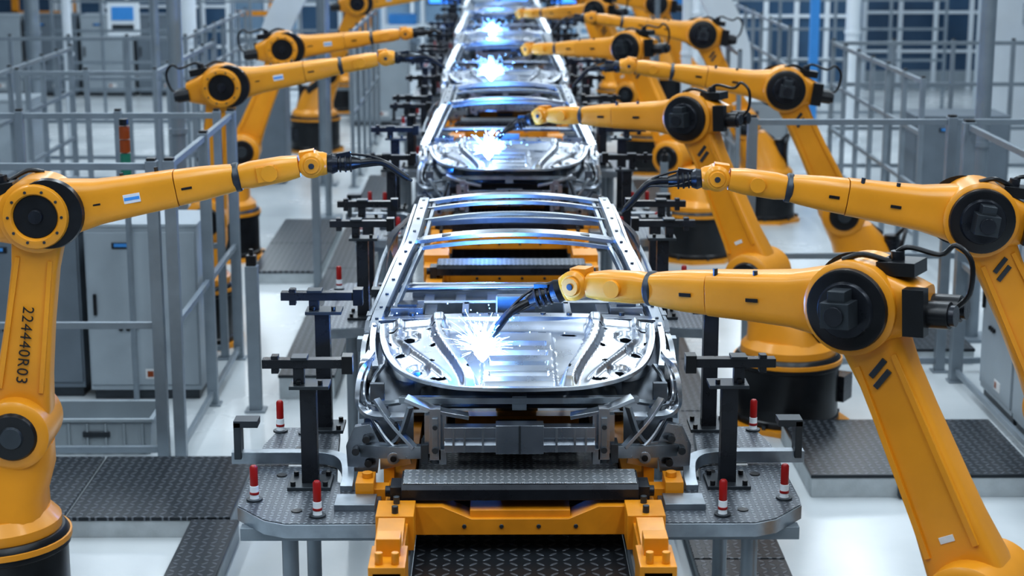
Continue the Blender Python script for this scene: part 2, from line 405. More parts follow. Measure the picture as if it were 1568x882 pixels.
    for y in (1.9,2.5,3.1,3.9): g.bb(-.84,.84,y,y+.08,.05,.14, M_ST2)
    for i in range(6): g.bb(-.7+i*.25,-.62+i*.25,4.0,4.5,.05,.07, M_ST)
    for i in range(5): g.bb(-.75+i*.33,-.58+i*.33,3.3,3.8,.05,.065, M_ST2)
    g.bb(-.80,.80,4.50,4.54,.03,.16, M_ST)
    def bow(y, z, w, hw, c=.05, mt=M_ST, th=.025):
        g.sweep([(-hw,y+.03,z-.01),(-hw*.5,y,z+c*.7),(0,y-.01,z+c),(hw*.5,y,z+c*.7),(hw,y+.03,z-.01)], w, th, mt)
    bow(2.00,1.00,.15,.64); bow(1.89,.965,.03,.66,.05,M_ST2)
    bow(2.46,1.045,.05,.62,mt=M_ST2); bow(2.85,1.055,.04,.62); bow(3.22,1.045,.12,.62); bow(3.36,1.015,.03,.62,mt=M_ST2)
    g.bb(-.10,.10,1.94,2.06,1.045,1.06, M_DG)
    for x in (-.45,-.3,.3,.45): g.bb(x-.03,x+.03,1.96,2.03,1.028,1.036, M_DG)
    g.sweep([(-.74,4.0,.74),(0,3.95,.78),(.74,4.0,.74)], .05, .04, M_ST2)
    for s in (1, -1):
        def Q(l): return [(s*x, y, z) for x, y, z in l]
        ap = [(.88,1.12,.57),(.85,1.28,.66),(.79,1.48,.78),(.72,1.74,.92),(.67,1.95,1.005),(.645,2.5,1.065),(.64,3.15,1.055),(.67,3.6,.96),(.75,4.1,.78),(.80,4.5,.70)]
        g.sweep(Q(ap), .065, .05, M_ST)
        g.sweep(Q([(x-.070,y+.02,z-.035) for x, y, z in ap[1:]]), .022, .04, M_ST2)
        g.sweep(Q([(x-.038,y+.02,z-.02) for x, y, z in ap[1:]]), .02, .01, M_DG)
        g.sweep(Q([(x+.065,y+.0,z-.045) for x, y, z in ap[1:8]]), .02, .05, M_ST)
        g.sweep(Q([(x+.042,y+.0,z-.03) for x, y, z in ap[1:8]]), .02, .01, M_DG)
        cp = catmull(ap, 4)
        for i in range(3, len(cp)-2, 2):
            p = cp[i]; g.box((s*p.x, p.y, p.z+.024), (.02,.04,.008), M_DG)
        g.sweep(Q([(.66,2.45,1.04),(.76,2.43,.82),(.88,2.4,.58),(.93,2.38,.35),(.93,2.38,.08)]), .13, .06, M_ST, up=(s,0,.3))
        for z in (.2,.33,.46): g.cyl((s*.955,2.38,z),(s*.975,2.38,z), .025, M_DG, n=10)
        g.sweep(Q([(.90,1.16,.10),(.93,2,.07),(.93,3.45,.07)]), .11, .15, M_ST)
        g.sweep(Q([(.88,1.18,.62),(.91,1.22,.40),(.92,1.22,.10)]), .15, .10, M_ST, up=(s,0,0))
        g.tube(Q([(.86,1.30,.66),(.91,1.7,.63),(.945,2.4,.62),(.935,3.3,.65),(.86,3.9,.74)]), .018, M_ST2, 8)
        for z in (.22,.5): g.bb(s*.93, s*.98, 1.18,1.26, z-.04, z+.04, M_ST2)
        g.bb(s*.86,s*.93,1.30,1.42,.58,.66, M_STD); g.bb(s*.88,s*.94,1.9,2.0,.62,.69, M_DG)
        g.sheet([Q([(.70,3.1,.98),(.73,3.45,.93),(.80,3.85,.82),(.85,4.2,.73),(.86,4.55,.68)]), Q([(.90,3.15,.72),(.93,3.5,.70),(.945,3.85,.68),(.94,4.2,.62),(.91,4.55,.55)]), Q([(.93,3.3,.15),(.94,3.5,.46),(.94,3.85,.55),(.94,4.2,.46),(.91,4.5,.15)])], M_ST)
        g.sweep(Q([(.87,1.22,.61),(.865,.95,.60),(.85,.70,.575),(.82,.48,.53)]), .035, .06, M_ST)
        g.sweep(Q([(.91,1.22,.55),(.915,.92,.54),(.905,.64,.50),(.885,.42,.44)]), .03, .10, M_ST)
        g.sweep(Q([(.89,1.20,.56),(.89,.95,.55),(.878,.70,.52),(.85,.46,.47)]), .03, .02, M_DG)
        g.sheet([Q([(.91,1.20,.55),(.915,.95,.53),(.91,.70,.50),(.89,.44,.44)]), Q([(.92,1.20,.50),(.93,.92,.51),(.92,.64,.49),(.89,.42,.42)]), Q([(.925,1.2,.42),(.93,.95,.46),(.92,.66,.45),(.89,.42,.38)])], M_ST2)
        for y in (.55,.75,.95,1.12): g.cyl((s*.865,y,.625-(1.15-y)*.09),(s*.865,y,.645-(1.15-y)*.09), .012, M_DG, n=8)
        g.sweep(Q([(.85,.62,.60),(.895,.48,.55),(.915,.40,.46),(.905,.34,.37),(.84,.26,.335),(.74,.18,.345),(.62,.10,.37)]), .028, .045, M_ST, up=(0,1,.3), sm=4)
        g.sweep(Q([(.78,.50,.555),(.825,.42,.50),(.84,.38,.44),(.81,.32,.395),(.74,.25,.40),(.66,.18,.43)]), .018, .03, M_ST2, up=(0,1,.3), sm=4)
        g.sweep(Q([(.84,.56,.58),(.87,.44,.52),(.88,.39,.44),(.85,.33,.385),(.74,.24,.375)]), .012, .02, M_ST, up=(0,1,.3), sm=4)
        g.prism(Q([(.88,.40,.36),(.92,.42,.36),(.925,.44,.16),(.89,.40,.12)]), (0,.03,0), M_ST)
        g.prism(Q([(.84,.36,.34),(.91,.38,.34),(.91,.38,.27),(.85,.36,.28)]), (0,.02,0), M_ST2)
        g.bb(s*.76,s*.84,.30,.34,.40,.50, M_STD)
        rings = []
        for a in range(0, 181, 15):
            t = math.radians(a); rings.append([V(s*.60, .72+.36*math.cos(t), .12+.36*math.sin(t)), V(s*.88, .72+.36*math.cos(t), .12+.36*math.sin(t))])
        g.loft(rings, M_STD, cap=False, closed=False)
        g.rev((s*.62,.72,.30),(s*.62,.72,.52), [(0,.19),(.8,.16),(1,.12)], M_ST2, 24)
        g.bb(s*.41, s*.51, .02, 1.2, .22, .36, M_ST2)
        g.bb(s*.40, s*.52, -.05, .00, .20, .42, M_ST)
        g.bb(s*.43, s*.49, -.10, -.03, .18, .47, M_ST); g.bb(s*.445, s*.475, -.115, -.10, .20, .42, M_ST2)
        g.cyl((s*.46,-.125,.24),(s*.46,-.10,.24), .018, M_DG, n=12); g.cyl((s*.46,-.125,.37),(s*.46,-.10,.37), .014, M_DG, n=12)
        g.bb(s*.40, s*.44, -.10, .05, .155, .24, M_ST2); g.bb(s*.50, s*.54, -.08, .05, .155, .26, M_DG)
        g.cyl((s*.46,-.06,.155),(s*.46,-.06,.18), .03, M_DG, n=12)
        g.sweep(Q([(.28,-.03,.41),(.46,-.04,.45),(.62,-.02,.51)]), .09, .02, M_ST)
        g.sweep(Q([(.80,.20,.44),(.70,.12,.32),(.58,.06,.20)]), .045, .02, M_ST)
        g.sweep(Q([(.60,.04,.44),(.66,.10,.26),(.74,.20,.16)]), .035, .02, M_ST2)
        g.tube(Q([(.86,.30,.36),(.74,.15,.22),(.62,.07,.14)]), .014, M_ST, 8)
        g.sweep(Q([(.50,.06,.18),(.70,.12,.16),(.88,.25,.13)]), .06, .07, M_ST2, sm=3)
        g.prism(Q([(.80,.22,-.0),(.97,.26,-.0),(.98,.28,.14),(.93,.29,.25),(.84,.25,.28),(.78,.21,.18)]), (0,.05,0), M_ST)
        g.prism(Q([(.60,.08,.10),(.78,.16,.04),(.78,.16,.20),(.62,.08,.20)]), (0,.02,0), M_ST)
        for x, z in ((.85,.06),(.92,.13),(.86,.20)): g.cyl((s*x,.20,z),(s*x,.26,z), .022, M_DG, n=12)
        g.cyl((s*.70,.08,.13),(s*.70,.14,.13), .035, M_ST, n=16); g.cyl((s*.70,.07,.13),(s*.70,.08,.13), .018, M_BK, n=12)
        g.bb(s*.86, s*.96, .95, 1.25, .02, .16, M_ST2)
    g.prism([(-.41,-.12,.23),(-.41,-.12,.27),(-.41,-.10,.29),(-.41,-.12,.31),(-.41,-.12,.37),(-.41,-.04,.37),(-.41,-.04,.23)], (.82,0,0), M_ST)
    g.bb(-.13,.13,-.135,-.04,.225,.385, M_ST); g.bb(-.006,.006,-.14,-.135,.225,.385, M_DG)
    for x in (-.36,-.30,-.2,.2,.30,.36): g.bb(x-.006,x+.006,-.125,-.12,.23,.37, M_ST2)
    return g.mesh('car_body_frame')
CAR = car_mesh()
for kk in range(5):
    put(CAR, 'car_body_frame', (0, Y0+kk*P, ZC+.02), 0, .004 if kk < 2 else 0)

# ------------------------------------------------------------------ pallet (orange skid)
def pallet_mesh():
    g = Msh(); z = ZC
    for s in (1, -1):
        g.bb(s*.59, s*.73, -1.25, 6.5, -.17, 0, M_OR2)
        g.bb(s*.57, s*.75, -1.25, -.95, -.14, .03, M_OR2); g.bb(s*.60, s*.72, -1.10, -.98, .03, .12, M_OR2)
        g.cyl((s*.62,-1.2,.03),(s*.62,-1.2,.09), .02, M_OR2, n=10); g.cyl((s*.70,-1.2,.03),(s*.70,-1.2,.09), .02, M_OR2, n=10)
        g.bb(s*.56, s*.76, -.55, -.30, -.15, .04, M_OR2)
        g.bb(s*.72, s*.88, -.06, .06, -.10, .02, M_OR2); g.bb(s*.80, s*.90, -.10, .10, -.02, .07, M_OR2)
        g.cyl((s*.84,-.0,.07),(s*.84,-.0,.10), .03, M_OR2, n=12)
        g.prism([(s*.60,-.60,.0),(s*.74,-.60,.0),(s*.74,-.95,-.02),(s*.60,-.95,-.02)], (0,0,.05), M_OR2)
        g.bb(s*.70, s*.76, .15,.30, -.02,.08, M_OR2)
        for y in (-.5,-.35,1.3,4.7,6.1): g.cyl((s*.66,y,.03),(s*.66,y,.08), .018, M_DG, n=10)
        g.bb(s*.55, s*.77, 5.95, 6.25, -.12, .12, M_OR2); g.bb(s*.62,s*.76,5.7,5.95,-.05,.06,M_OR2)
        for y in (2.0, 3.4, 4.6): g.bb(s*.60, s*.80, y, y+.18, 0, .055, M_OR2)
        for y in (.6, 3.9): g.bb(s*.66, s*.86, y, y+.10, -.02, .06, M_OR2)
    def cross(y, w):
        g.prism([(-.60,y,.01),(-.42,y,.01),(-.26,y,-.06),(.26,y,-.06),(.42,y,.01),(.60,y,.01),(.60,y,-.15),(-.60,y,-.15)], (0,w,0), M_OR2)
        g.bb(-.27,.27,y+.03,y+w+.04,-.08,-.02, M_OR2)
        for x in (-.3,-.1,.1,.3): g.cyl((x,y-.008,-.10),(x,y,-.10), .012, M_DG, n=10)
    cross(-.32, .17); cross(6.0, .17)
    g.bb(-.38,.38,1.10,1.22,-.0,.09, M_OR2); g.bb(-.12,.12,1.09,1.10,.01,.07, M_DG)
    g.bb(-.58,.58,.10,1.10,-.06,-.03, M_TREAD2); g.bb(-.58,.58,1.25,1.9,-.06,-.03, M_TREAD2)
    g.bb(-.60,.60,3.0,3.15,-.15,-.03, M_OR2)
    def bar(y, mt):
        g.prism([(-.64,y,.03),(-.64,y,.09),(-.64,y+.02,.115),(-.64,y+.20,.135),(-.64,y+.22,.11),(-.64,y+.22,.03)], (1.28,0,0), M_BK2)
        g.prism([(-.63,y+.02,.117),(.63,y+.02,.117),(.63,y+.20,.137),(-.63,y+.20,.137)], (0,0,.005), mt)
        for s in (1,-1): g.bb(s*.64,s*.70,y+.02,y+.18,.0,.10, M_BK2); g.cyl((s*.70,y+.10,.05),(s*.73,y+.10,.05), .03, M_BK2, n=14)
    bar(-.28, M_BAR); bar(5.5, M_TREAD2)
    return g.mesh('assembly_pallet')
PAL = pallet_mesh()

def platform_mesh():
    g = Msh()
    for s in (1, -1):
        poly = [(.76,-.50),(1.24,-.50),(1.36,-.44),(1.53,-.22),(1.54,-.10),(1.53,.9),(1.47,1.25),(1.10,1.25),(1.06,.6),(1.03,.2),(.92,.04),(.76,.0)]
        g.prism([(s*x,y,-.10) for x, y in poly], (0,0,.075), M_ST2)
        g.prism([(s*x*.995+s*.004,y*.985+.004,-.024) for x, y in poly], (0,0,.004), M_TREAD2)
        z = -.02
        poly2 = [(.80,3.9),(1.45,3.8),(1.53,4.0),(1.53,5.2),(1.40,5.45),(.80,5.45)]
        g.prism([(s*x,y,-.10) for x, y in poly2], (0,0,.075), M_ST2)
        g.prism([(s*x,y,-.024) for x, y in poly2], (0,0,.004), M_TREAD2)
        for x, y in ((1.24,-.30),(1.26,1.05),(1.26,4.1),(1.26,5.2),(.85,4.1)): g.cyl((s*x,y,-ZC),(s*x,y,-.1), .045, M_FE, n=16)
        g.sweep([(s*1.66,.50,.03),(s*1.25,.50,.03),(s*1.08,.47,.03),(s*.99,.36,.02),(s*.96,.15,-.0),(s*.96,.02,-.02)], .07, .07, M_ST2, sm=5)
        g.bb(s*1.60,s*1.64,.44,.56,.03,.25, M_DG); g.bb(s*1.50,s*1.64,.44,.56,.22,.26, M_DG)
        for (x, y, zt, za) in ((1.17,.15,.55,.68),(1.19,1.22,.72,.82),(1.17,4.2,.60,.72),(1.19,5.1,.60,.72)):
            g.bb(s*(x-.12),s*(x+.12),y-.12,y+.12,z,z+.02, M_DG)
            for a in (-.09,.09):
                for b in (-.09,.09): g.cyl((s*x+a,y+b,z+.02),(s*x+a,y+b,z+.045), .015, M_BK, n=8)
            g.bb(s*(x-.045),s*(x+.045),y-.045,y+.045,z,zt, M_BK2)
            g.bb(s*(x-.12),s*(x+.10),y-.08,y+.08,zt,zt+.02, M_DG)
            for a in (-.07,.05): g.cyl((s*(x+a),y-.04,zt+.02),(s*(x+a),y-.04,zt+.045), .014, M_BK, n=8)
            g.bb(s*(x+.02),s*(x+.08),y-.03,y+.03,zt,za-.02, M_BK2)
            g.bb(s*(x-.23),s*(x+.25),y-.035,y+.035,za-.02,za+.03, M_BK2)
            g.bb(s*(x-.25),s*(x-.19),y-.045,y+.045,za-.05,za+.05, M_BK)
            g.bb(s*(x+.16),s*(x+.20),y-.03,y+.03,za-.05,za+.05, M_BK2); g.bb(s*(x+.0),s*(x+.09),y-.05,y+.05,za+.03,za+.045, M_DG)
        for x, y in ((1.45,-.12),(1.08,-.38),(1.46,1.15),(1.30,1.1),(1.1,4.6),(1.45,5.2)):
            g.cyl((s*x,y,z),(s*x,y,z+.012), .045, M_DG, n=16)
            g.rev((s*x,y,z),(s*x,y,z+.085), [(0,.03),(.2,.024),(1,.024)], M_WH, 16)
            g.cyl((s*x,y,z+.035),(s*x,y,z+.05), .026, M_RED, n=16)
            g.rev((s*x,y,z+.085),(s*x,y,z+.20), [(0,.022),(.9,.022),(1,.014)], M_RED, 16)
        g.bb(s*1.28-.05,s*1.28+.05,.45,.55,z,z+.01, M_LBL)
        g.bb(s*.78,s*1.0,-.30,-.12,z,z+.035, M_ST2)
        for x,y in ((1.2,-.3),(1.35,.3),(1.1,.35),(1.3,.8)): g.cyl((s*x,y,z),(s*x,y,z+.006), .03, M_BK, n=14)
        g.bb(s*.76,s*1.5,-.35,-.27,-.17,-.10, M_FE); g.bb(s*1.32,s*1.40,-.3,1.1,-.17,-.10, M_FE)
    return g.mesh('fixture_platform')
PLT = platform_mesh()
for kk in range(5):
    put(PAL, 'assembly_pallet', (0, Y0+kk*P, ZC), 0, .006 if kk < 2 else 0)
    put(PLT, 'fixture_platform', (0, Y0+kk*P, ZC), 0, .005 if kk < 2 else 0)

g = Msh()
g.bb(-.57,.57,2,49,1.36,1.44, M_FE); g.bb(-.57,.57,2,49,1.44,1.445, M_TREAD)
for s in (1,-1):
    g.bb(s*.58,s*.74,2,49,1.40,1.52, M_FE)
    for i in range(12): g.bb(s*.58,s*.68,3.5+i*3.9,3.6+i*3.9,0,1.40, M_FE)
put(g, 'conveyor_deck')

# ------------------------------------------------------------------ room
g = Msh(); g.bb(-26,26,-6,60,-.2,0, M_FLOOR); put(g, 'floor')
g = Msh(); g.bb(-26,26,60,60.3,0,10, M_WALL)
put(g, 'wall_back')
g = Msh(); g.bb(-26.3,-26,-6,60,0,10, M_WALL); put(g, 'wall_left')
g = Msh(); g.bb(26,26.3,-6,60,0,10, M_WALL); put(g, 'wall_right')
n = 0
for i in range(10):
    x = -24+i*4.9
    g = Msh(); g.bb(x,x+4.2,59.9,59.98,.3,7.5, M_GLASS if i in (1,2,6) else M_GLASSL)
    for q in range(4): g.bb(x+q*1.38,x+q*1.38+.12,59.8,59.9,.3,7.5, M_WH)
    for z in (.3,1.6,2.9,4.2,5.5,7.4): g.bb(x,x+4.26,59.8,59.9,z,z+.1, M_WH)
    n += 1; put(g, 'window_%d' % n)

# ------------------------------------------------------------------ steps
def step(name, x0, x1, y0, y1, nx=1, ny=1, h=.17):
    g = Msh(); g.bb(x0,x1,y0,y1,0,h-.03, M_CON)
    wx = (x1-x0)/nx; wy = (y1-y0)/ny
    for i in range(nx):
        for j in range(ny): g.bb(x0+i*wx+.012-.02*(i==0),x0+(i+1)*wx-.012+.02*(i==nx-1),y0+j*wy+.012-.02*(j==0),y0+(j+1)*wy-.012,h-.03,h, M_TREAD)
    put(g, name, bevel=.004)
step('tread_step', -6.1,-2.22,13.1,14.65,3,1)
step('tread_step', -2.50,-2.14,8.6,13.05,1,3)
step('tread_step', 1.34,2.0,5.5,14.0,1,5,.12)
step('tread_step', 2.5,4.4,14.0,15.6,2,1,.2)
step('tread_step', 3.35,5.0,18.3,20.9,1,2)
step('tread_step', -3.30,-2.45,22.4,26.2,1,2)
step('tread_step', 1.35,1.95,14.2,22,1,4,.12)
step('tread_step', -2.3,-1.75,17.0,30,1,5,.25)
step('tread_step', 2.2,3.3,24.9,30,1,3)
g = Msh(); g.bb(-.18,.18,-.06,0,.02,.11, M_DG); put(g, 'step_socket', (3.4,13.99,0))

# ------------------------------------------------------------------ fences
def fence(pts, h=2.7, rails=(1.25,), step_=1.6, th=.065, double=True, bottom=.12):
    g = Msh()
    for si, ((x0, y0), (x1, y1)) in enumerate(zip(pts, pts[1:])):
        a = V(x0,y0,0); b = V(x1,y1,0); L = (b-a).length; n = max(1, round(L/step_)); d = (b-a).normalized()
        for i in range(0 if si == 0 else 1, n+1):
            p = a.lerp(b, i/n)
            g.box((p.x,p.y,h/2), (th,th,h), M_FE); g.box((p.x,p.y,.01), (.16,.16,.02), M_FE)
            g.box((p.x,p.y,h+.01), (th*.8,th*.8,.03), M_BK)
        R = Matrix.Rotation(math.atan2(d.y,d.x), 3, 'Z')
        for z in (*rails, h-.05, bottom):
            m_ = (a+b)/2; g.box((m_.x,m_.y,z), (L-th,.045,.06), M_FE, R)
    return put(g, 'safety_fence', bevel=.004)
fence([(-6.2,15.0),(-3.08,15.0)], step_=3, th=.10)
fence([(-2.93,15.02),(-2.93,18.6)], th=.10)
fence([(-6.2,18.6),(-3.08,18.6)], step_=1.0, th=.08)
fence([(2.50,18.0),(4.55,18.0),(6.9,18.0)], step_=2.2, th=.10)
fence([(4.62,13),(4.62,17.6)], step_=4.6, th=.12, h=2.7, rails=(1.25,))
fence([(-6.4,23.2),(-4.6,23.2),(-4.6,28)], step_=1.0)
fence([(-9,29),(-5.2,29),(-5.2,36)], rails=(.7,1.3,2.0), step_=1.0)
fence([(5.2,22),(5.2,28),(9,28)], rails=(.7,1.3,2.0), step_=1.0)
fence([(5.0,31),(5.0,40),(10,40)], rails=(.7,1.3,2.0), step_=1.2)
fence([(3.45,26),(3.45,30)], rails=(1.25,), step_=1.3)
fence([(-2.6,30.2),(-2.6,37)], rails=(1.25,), step_=1.3)
fence([(-10,39.6),(-3.4,39.6)], rails=(.7,1.3,2.0), step_=1.1)
fence([(-9.5,21),(-6.6,21),(-6.6,27)], rails=(.7,1.3,2.0), step_=.9)
def post(x, y, h, r=.05, nm='guard_post'):
    g = Msh(); g.box((x,y,h/2), (r*2,r*2,h), M_FE); g.box((x,y,h+.05), (r*1.6,r*1.6,.1), M_BK); g.box((x,y,.01), (.2,.2,.02), M_FE); g.bb(x-.02,x+.02,y-.02,y+.02,h+.1,h+.16,M_BK); put(g, nm, bevel=.004)
post(-2.48,16.6,1.45,.06); post(-2.42,22.1,1.6); post(2.08,23.0,1.5); post(-1.5,27,1.5)
def column(x, y, w=.17, h=9.5, mt=None):
    mt = mt or M_FE
    g = Msh(); g.rev((x,y,0),(x,y,h), [(0,w/2),(1,w/2)], mt, 20); g.box((x,y,.02),(.4,.4,.04),mt)
    for z in (2.2,4.0): g.rev((x,y,z),(x,y,z+.06),[(0,w/2+.02),(1,w/2+.02)],mt,20)
    put(g, 'support_column')
column(-3.85,20.6); column(5.25,19.4); column(-3.1,30.5,.22); column(3.2,31.0,.18,mt=M_WH); column(-6.0,34,.3,mt=M_WH); column(7.1,36,.3,mt=M_WH); column(-9.5,36,.3)
column(-2.75,27.2,.10,4.5); column(2.75,31.8,.10,4.5); column(-5.3,27.0,.12); column(9.2,30.0,.14); column(-7.6,31,.16,mt=M_WH); column(4.6,42.2,.3,mt=M_WH); column(-3.4,44,.3,mt=M_WH)
g = Msh(); g.bb(6.25,6.42,36,36.2,0,9, M_BLUE); put(g, 'blue_riser_pipe')
g = Msh()
for s in (1,-1):
    g.sweep([(s*4.35,33,0),(s*4.35,33,1.8),(s*4.25,33,2.4),(s*3.85,33,3.2),(s*3.1,33,4.4),(s*2.2,33,5.4),(0,33,5.9)], .5, .35, M_WH, up=(0,1,0), sm=5)
    g.bb(s*4.35-.4,s*4.35+.4,32.6,33.4,0,.1,M_WH)
put(g, 'portal_arch')

# ------------------------------------------------------------------ cabinets etc
def cabinet(x, y, w, d, h, face='-y', mt=M_CAB, name='control_cabinet', doors=1):
    g = Msh(); g.bb(-w/2,w/2,-d/2,d/2,.10,h, mt); g.bb(-w/2+.03,w/2-.03,-d/2+.03,d/2-.03,0,.10, M_DG)
    g.bb(-w/2-.01,w/2+.01,-d/2-.01,d/2+.01,h,h+.03, mt)
    dw = w/doors
    for i in range(doors):
        x0 = -w/2+i*dw; yf = -d/2
        g.bb(x0+.02,x0+dw-.02,yf-.02,yf,.16,h-.05, mt)
        g.bb(x0+.07,x0+.10,yf-.05,yf-.02,h*.5,h*.62, M_BK)
        for q in range(3): g.cyl((x0+dw*.30+q*.07,yf-.02,h*.42),(x0+dw*.30+q*.07,yf-.045,h*.42), .022, M_BK, n=12)
        g.bb(x0+dw*.25,x0+dw*.25+.2,yf-.03,yf-.02,h*.88,h*.88+.06, M_BK)
        g.bb(x0+dw*.27,x0+dw*.27+.14,yf-.033,yf-.03,h*.89,h*.89+.035, M_BLUE)
        g.bb(x0+dw*.5,x0+dw*.5+.2,yf-.025,yf-.02,.22,.32, M_LBL); g.bb(x0+dw*.5+.02,x0+dw*.5+.08,yf-.028,yf-.024,.24,.30, M_AMB)
    o = put(g, name, (x,y,0), {'-y':0,'-x':-math.pi/2,'x':math.pi/2}[face], .008); return o
cabinet(-3.62,17.4,1.1,.8,1.75)
cabinet(-4.85,17.5,1.2,.8,1.68, mt=M_CABD)
cabinet(-6.2,17.5,1.2,.8,1.68, mt=M_CABD)
for i in range(4): cabinet(5.17,16.55-i*1.15,1.1,.85,1.85, face='-x')
cabinet(-2.7,39,1.3,.8,1.9); cabinet(2.9,41.5,1.3,.8,1.9); cabinet(-4.4,31,1.2,.8,1.9,mt=M_CABD)
cabinet(4.2,29.3,.9,.8,1.6); cabinet(6.8,26.5,1.4,.9,1.7,mt=M_CABD); cabinet(-7.9,27,1.5,.9,1.9)
for i in range(5): cabinet(-8.5-1.4*i,45,1.3,.8,2.0, mt=M_CAB if i % 2 else M_CABD)
for i in range(4): cabinet(10.3+1.5*i,31,1.3,.8,2.0, mt=M_CAB if i % 2 else M_CABD)

def enclosure(x0, x1, y, h, nx, nz, name='machine_enclosure', glow_strips=False):
    g = Msh(); d = 1.4
    g.bb(x0,x1,y,y+d,.1,h, M_GLASS); g.bb(x0-.05,x1+.05,y-.05,y+d+.05,h,h+.15, M_WH); g.bb(x0-.03,x1+.03,y-.03,y+d+.03,0,.5, M_CAB)
    for i in range(nx+1):
        x = x0+(x1-x0)*i/nx; g.bb(x-.06,x+.06,y-.06,y,0,h, M_WH)
    for j in range(1, nz):
        z = h*j/nz; g.bb(x0,x1,y-.05,y,z-.04,z+.04, M_WH)
    for s in (x0-.03, x1+.01):
        for j in range(3): g.bb(s, s+.02, y+.1+j*.45, y+.14+j*.45, .1, h, M_WH)
    if glow_strips:
        for i in range(nx): g.bb(x0+(x1-x0)*(i+.25)/nx, x0+(x1-x0)*(i+.75)/nx, y-.04,y-.01,h*.8,h*.83, M_STRIPGLOW)  # added glowing strips, only to brighten the far end
    put(g, name)
enclosure(4.9,8.6,43.0,4.2,5,4,glow_strips=True); enclosure(-10.5,-7.2,47,4.2,5,4,glow_strips=True); enclosure(-5.6,-3.9,49.5,4,3,4,glow_strips=True); enclosure(9.4,14,46,4,5,4)

g = Msh(); w, d, h, t = 1.0,.6,.34,.025
def tap(z): return 1-.06*(1-z/h)
o4 = lambda z, k_: [V(sx*(w/2-k_)*tap(z), sy*(d/2-k_)*tap(z), z) for sx, sy in ((-1,-1),(1,-1),(1,1),(-1,1))]
g.loft([o4(.0,0), o4(h,0), o4(h,t), o4(.02,t)], M_TOTE)
for z in (h-.03,): g.bb(-w/2-.02,w/2+.02,-d/2-.02,-d/2+.005,z,z+.03,M_TOTE); g.bb(-w/2-.02,w/2+.02,d/2-.005,d/2+.02,z,z+.03,M_TOTE); g.bb(-w/2-.02,-w/2+.005,-d/2,d/2,z,z+.03,M_TOTE); g.bb(w/2-.005,w/2+.02,-d/2,d/2,z,z+.03,M_TOTE)
for i in range(6): g.bb(-w*.42+i*.165,-w*.42+i*.165+.02,-d/2-.012,-d/2+.03,.03,h-.04,M_TOTE)
g.bb(-.12,.12,-d/2-.015,-d/2+.02,.17,.22,M_DG)
put(g, 'storage_tote', (-3.72,15.5,0), 0, .004)

g = Msh(); g.cyl((0,0,0),(0,0,2.2), .03, M_FE, n=12); g.cyl((0,0,2.2),(0,0,2.27), .06, M_DG, n=16)
for i, mt in enumerate((M_GRN, M_GRN, M_AMB, M_AMB)): g.cyl((0,0,2.27+i*.13),(0,0,2.39+i*.13), .05, mt, n=18)
g.cyl((0,0,2.79),(0,0,2.85), .045, M_BK, n=16)
put(g, 'signal_tower', (-3.66,16.7,0))
g = Msh(); g.cyl((0,0,0),(0,0,1.9), .05, M_FE, n=12); g.bb(-.35,.35,-.1,.1,1.8,2.55, M_WH); g.bb(-.25,.25,-.12,-.1,2.15,2.45, M_BLUE); g.bb(-.25,.25,-.11,-.1,1.9,2.05,M_DG)
put(g, 'operator_panel', (-8.7,41,0))
for i, x in enumerate((-15.6,-12.8,-9.2)):
    g = Msh(); g.bb(x,x+.2,57,57.2,0,4,M_OR2); g.bb(x+1.8,x+2.0,57,57.2,0,4,M_OR2); g.bb(x,x+2,57,57.2,3.8,4,M_OR2); g.bb(x,x+2,57,57.2,1.2,1.35,M_OR2); put(g, 'orange_guard_frame')
def rack(x, y, w, h, n, shelves, mt=M_FE):
    g = Msh()
    for i in range(n+1):
        for yy in (0, 1.0): g.bb(x+i*w/n-.05,x+i*w/n+.05,y+yy-.05,y+yy+.05,0,h,mt)
    for j in range(shelves+1):
        z = .3+j*(h-.3)/shelves; g.bb(x,x+w,y-.04,y+.04,z-.05,z+.05,mt); g.bb(x,x+w,y+.96,y+1.04,z-.05,z+.05,mt)
        if j < shelves:
            for i in range(n):
                if random.random() < .6: g.bb(x+i*w/n+.15,x+(i+1)*w/n-.2,y+.2,y+.9,z+.05,z+.05+random.uniform(.2,.6),random.choice((M_CABD,M_CAB,M_DG,M_TOTE,M_BLUE)))
    put(g, 'parts_rack')
rack(-3.5,53,7,4.5,6,5,M_WH); rack(12.5,38,4,4.5,3,5,M_WH); rack(3.6,51.5,3,4,3,5,M_WH)
g = Msh(); g.bb(9.0,15,33,33.3,0,6, M_WH); g.bb(8.9,9.05,32.95,33.35,0,6,M_CAB); put(g, 'wall_partition')
g = Msh(); g.bb(-.15,.15,-.1,0,-.2,.2,M_CAB); g.bb(-.12,.12,-.14,-.1,-.1,.12,M_OR2); g.bb(-.05,.05,-.13,-.1,.2,1.2,M_CAB); put(g, 'wall_socket_box', (9.8,33,2.8))
g = Msh()
for y in (38,48.8): g.bb(-12,12,y,y+.2,3.4,3.8,M_WH)
for x in (-11.9,11.9):
    for y in (38,48.8): g.bb(x-.15,x+.15,y,y+.2,0,3.4,M_WH)
for x in (-3,3): g.bb(x-.1,x+.1,38,48.8,3.2,3.4,M_BLUE)
put(g, 'overhead_gantry')
g = Msh()
for x in (-1.6,0.3,1.9): g.bb(x-.5,x+.5,51,51.1,1.9,2.9,M_BK2); g.bb(x-.45,x+.45,50.98,51,1.95,2.85,M_BLUEGLOW); g.bb(x-.04,x+.04,51.02,51.1,0,1.9,M_FE)  # added panels; their emission stands in for blue light down the line
put(g, 'added_blue_panels')

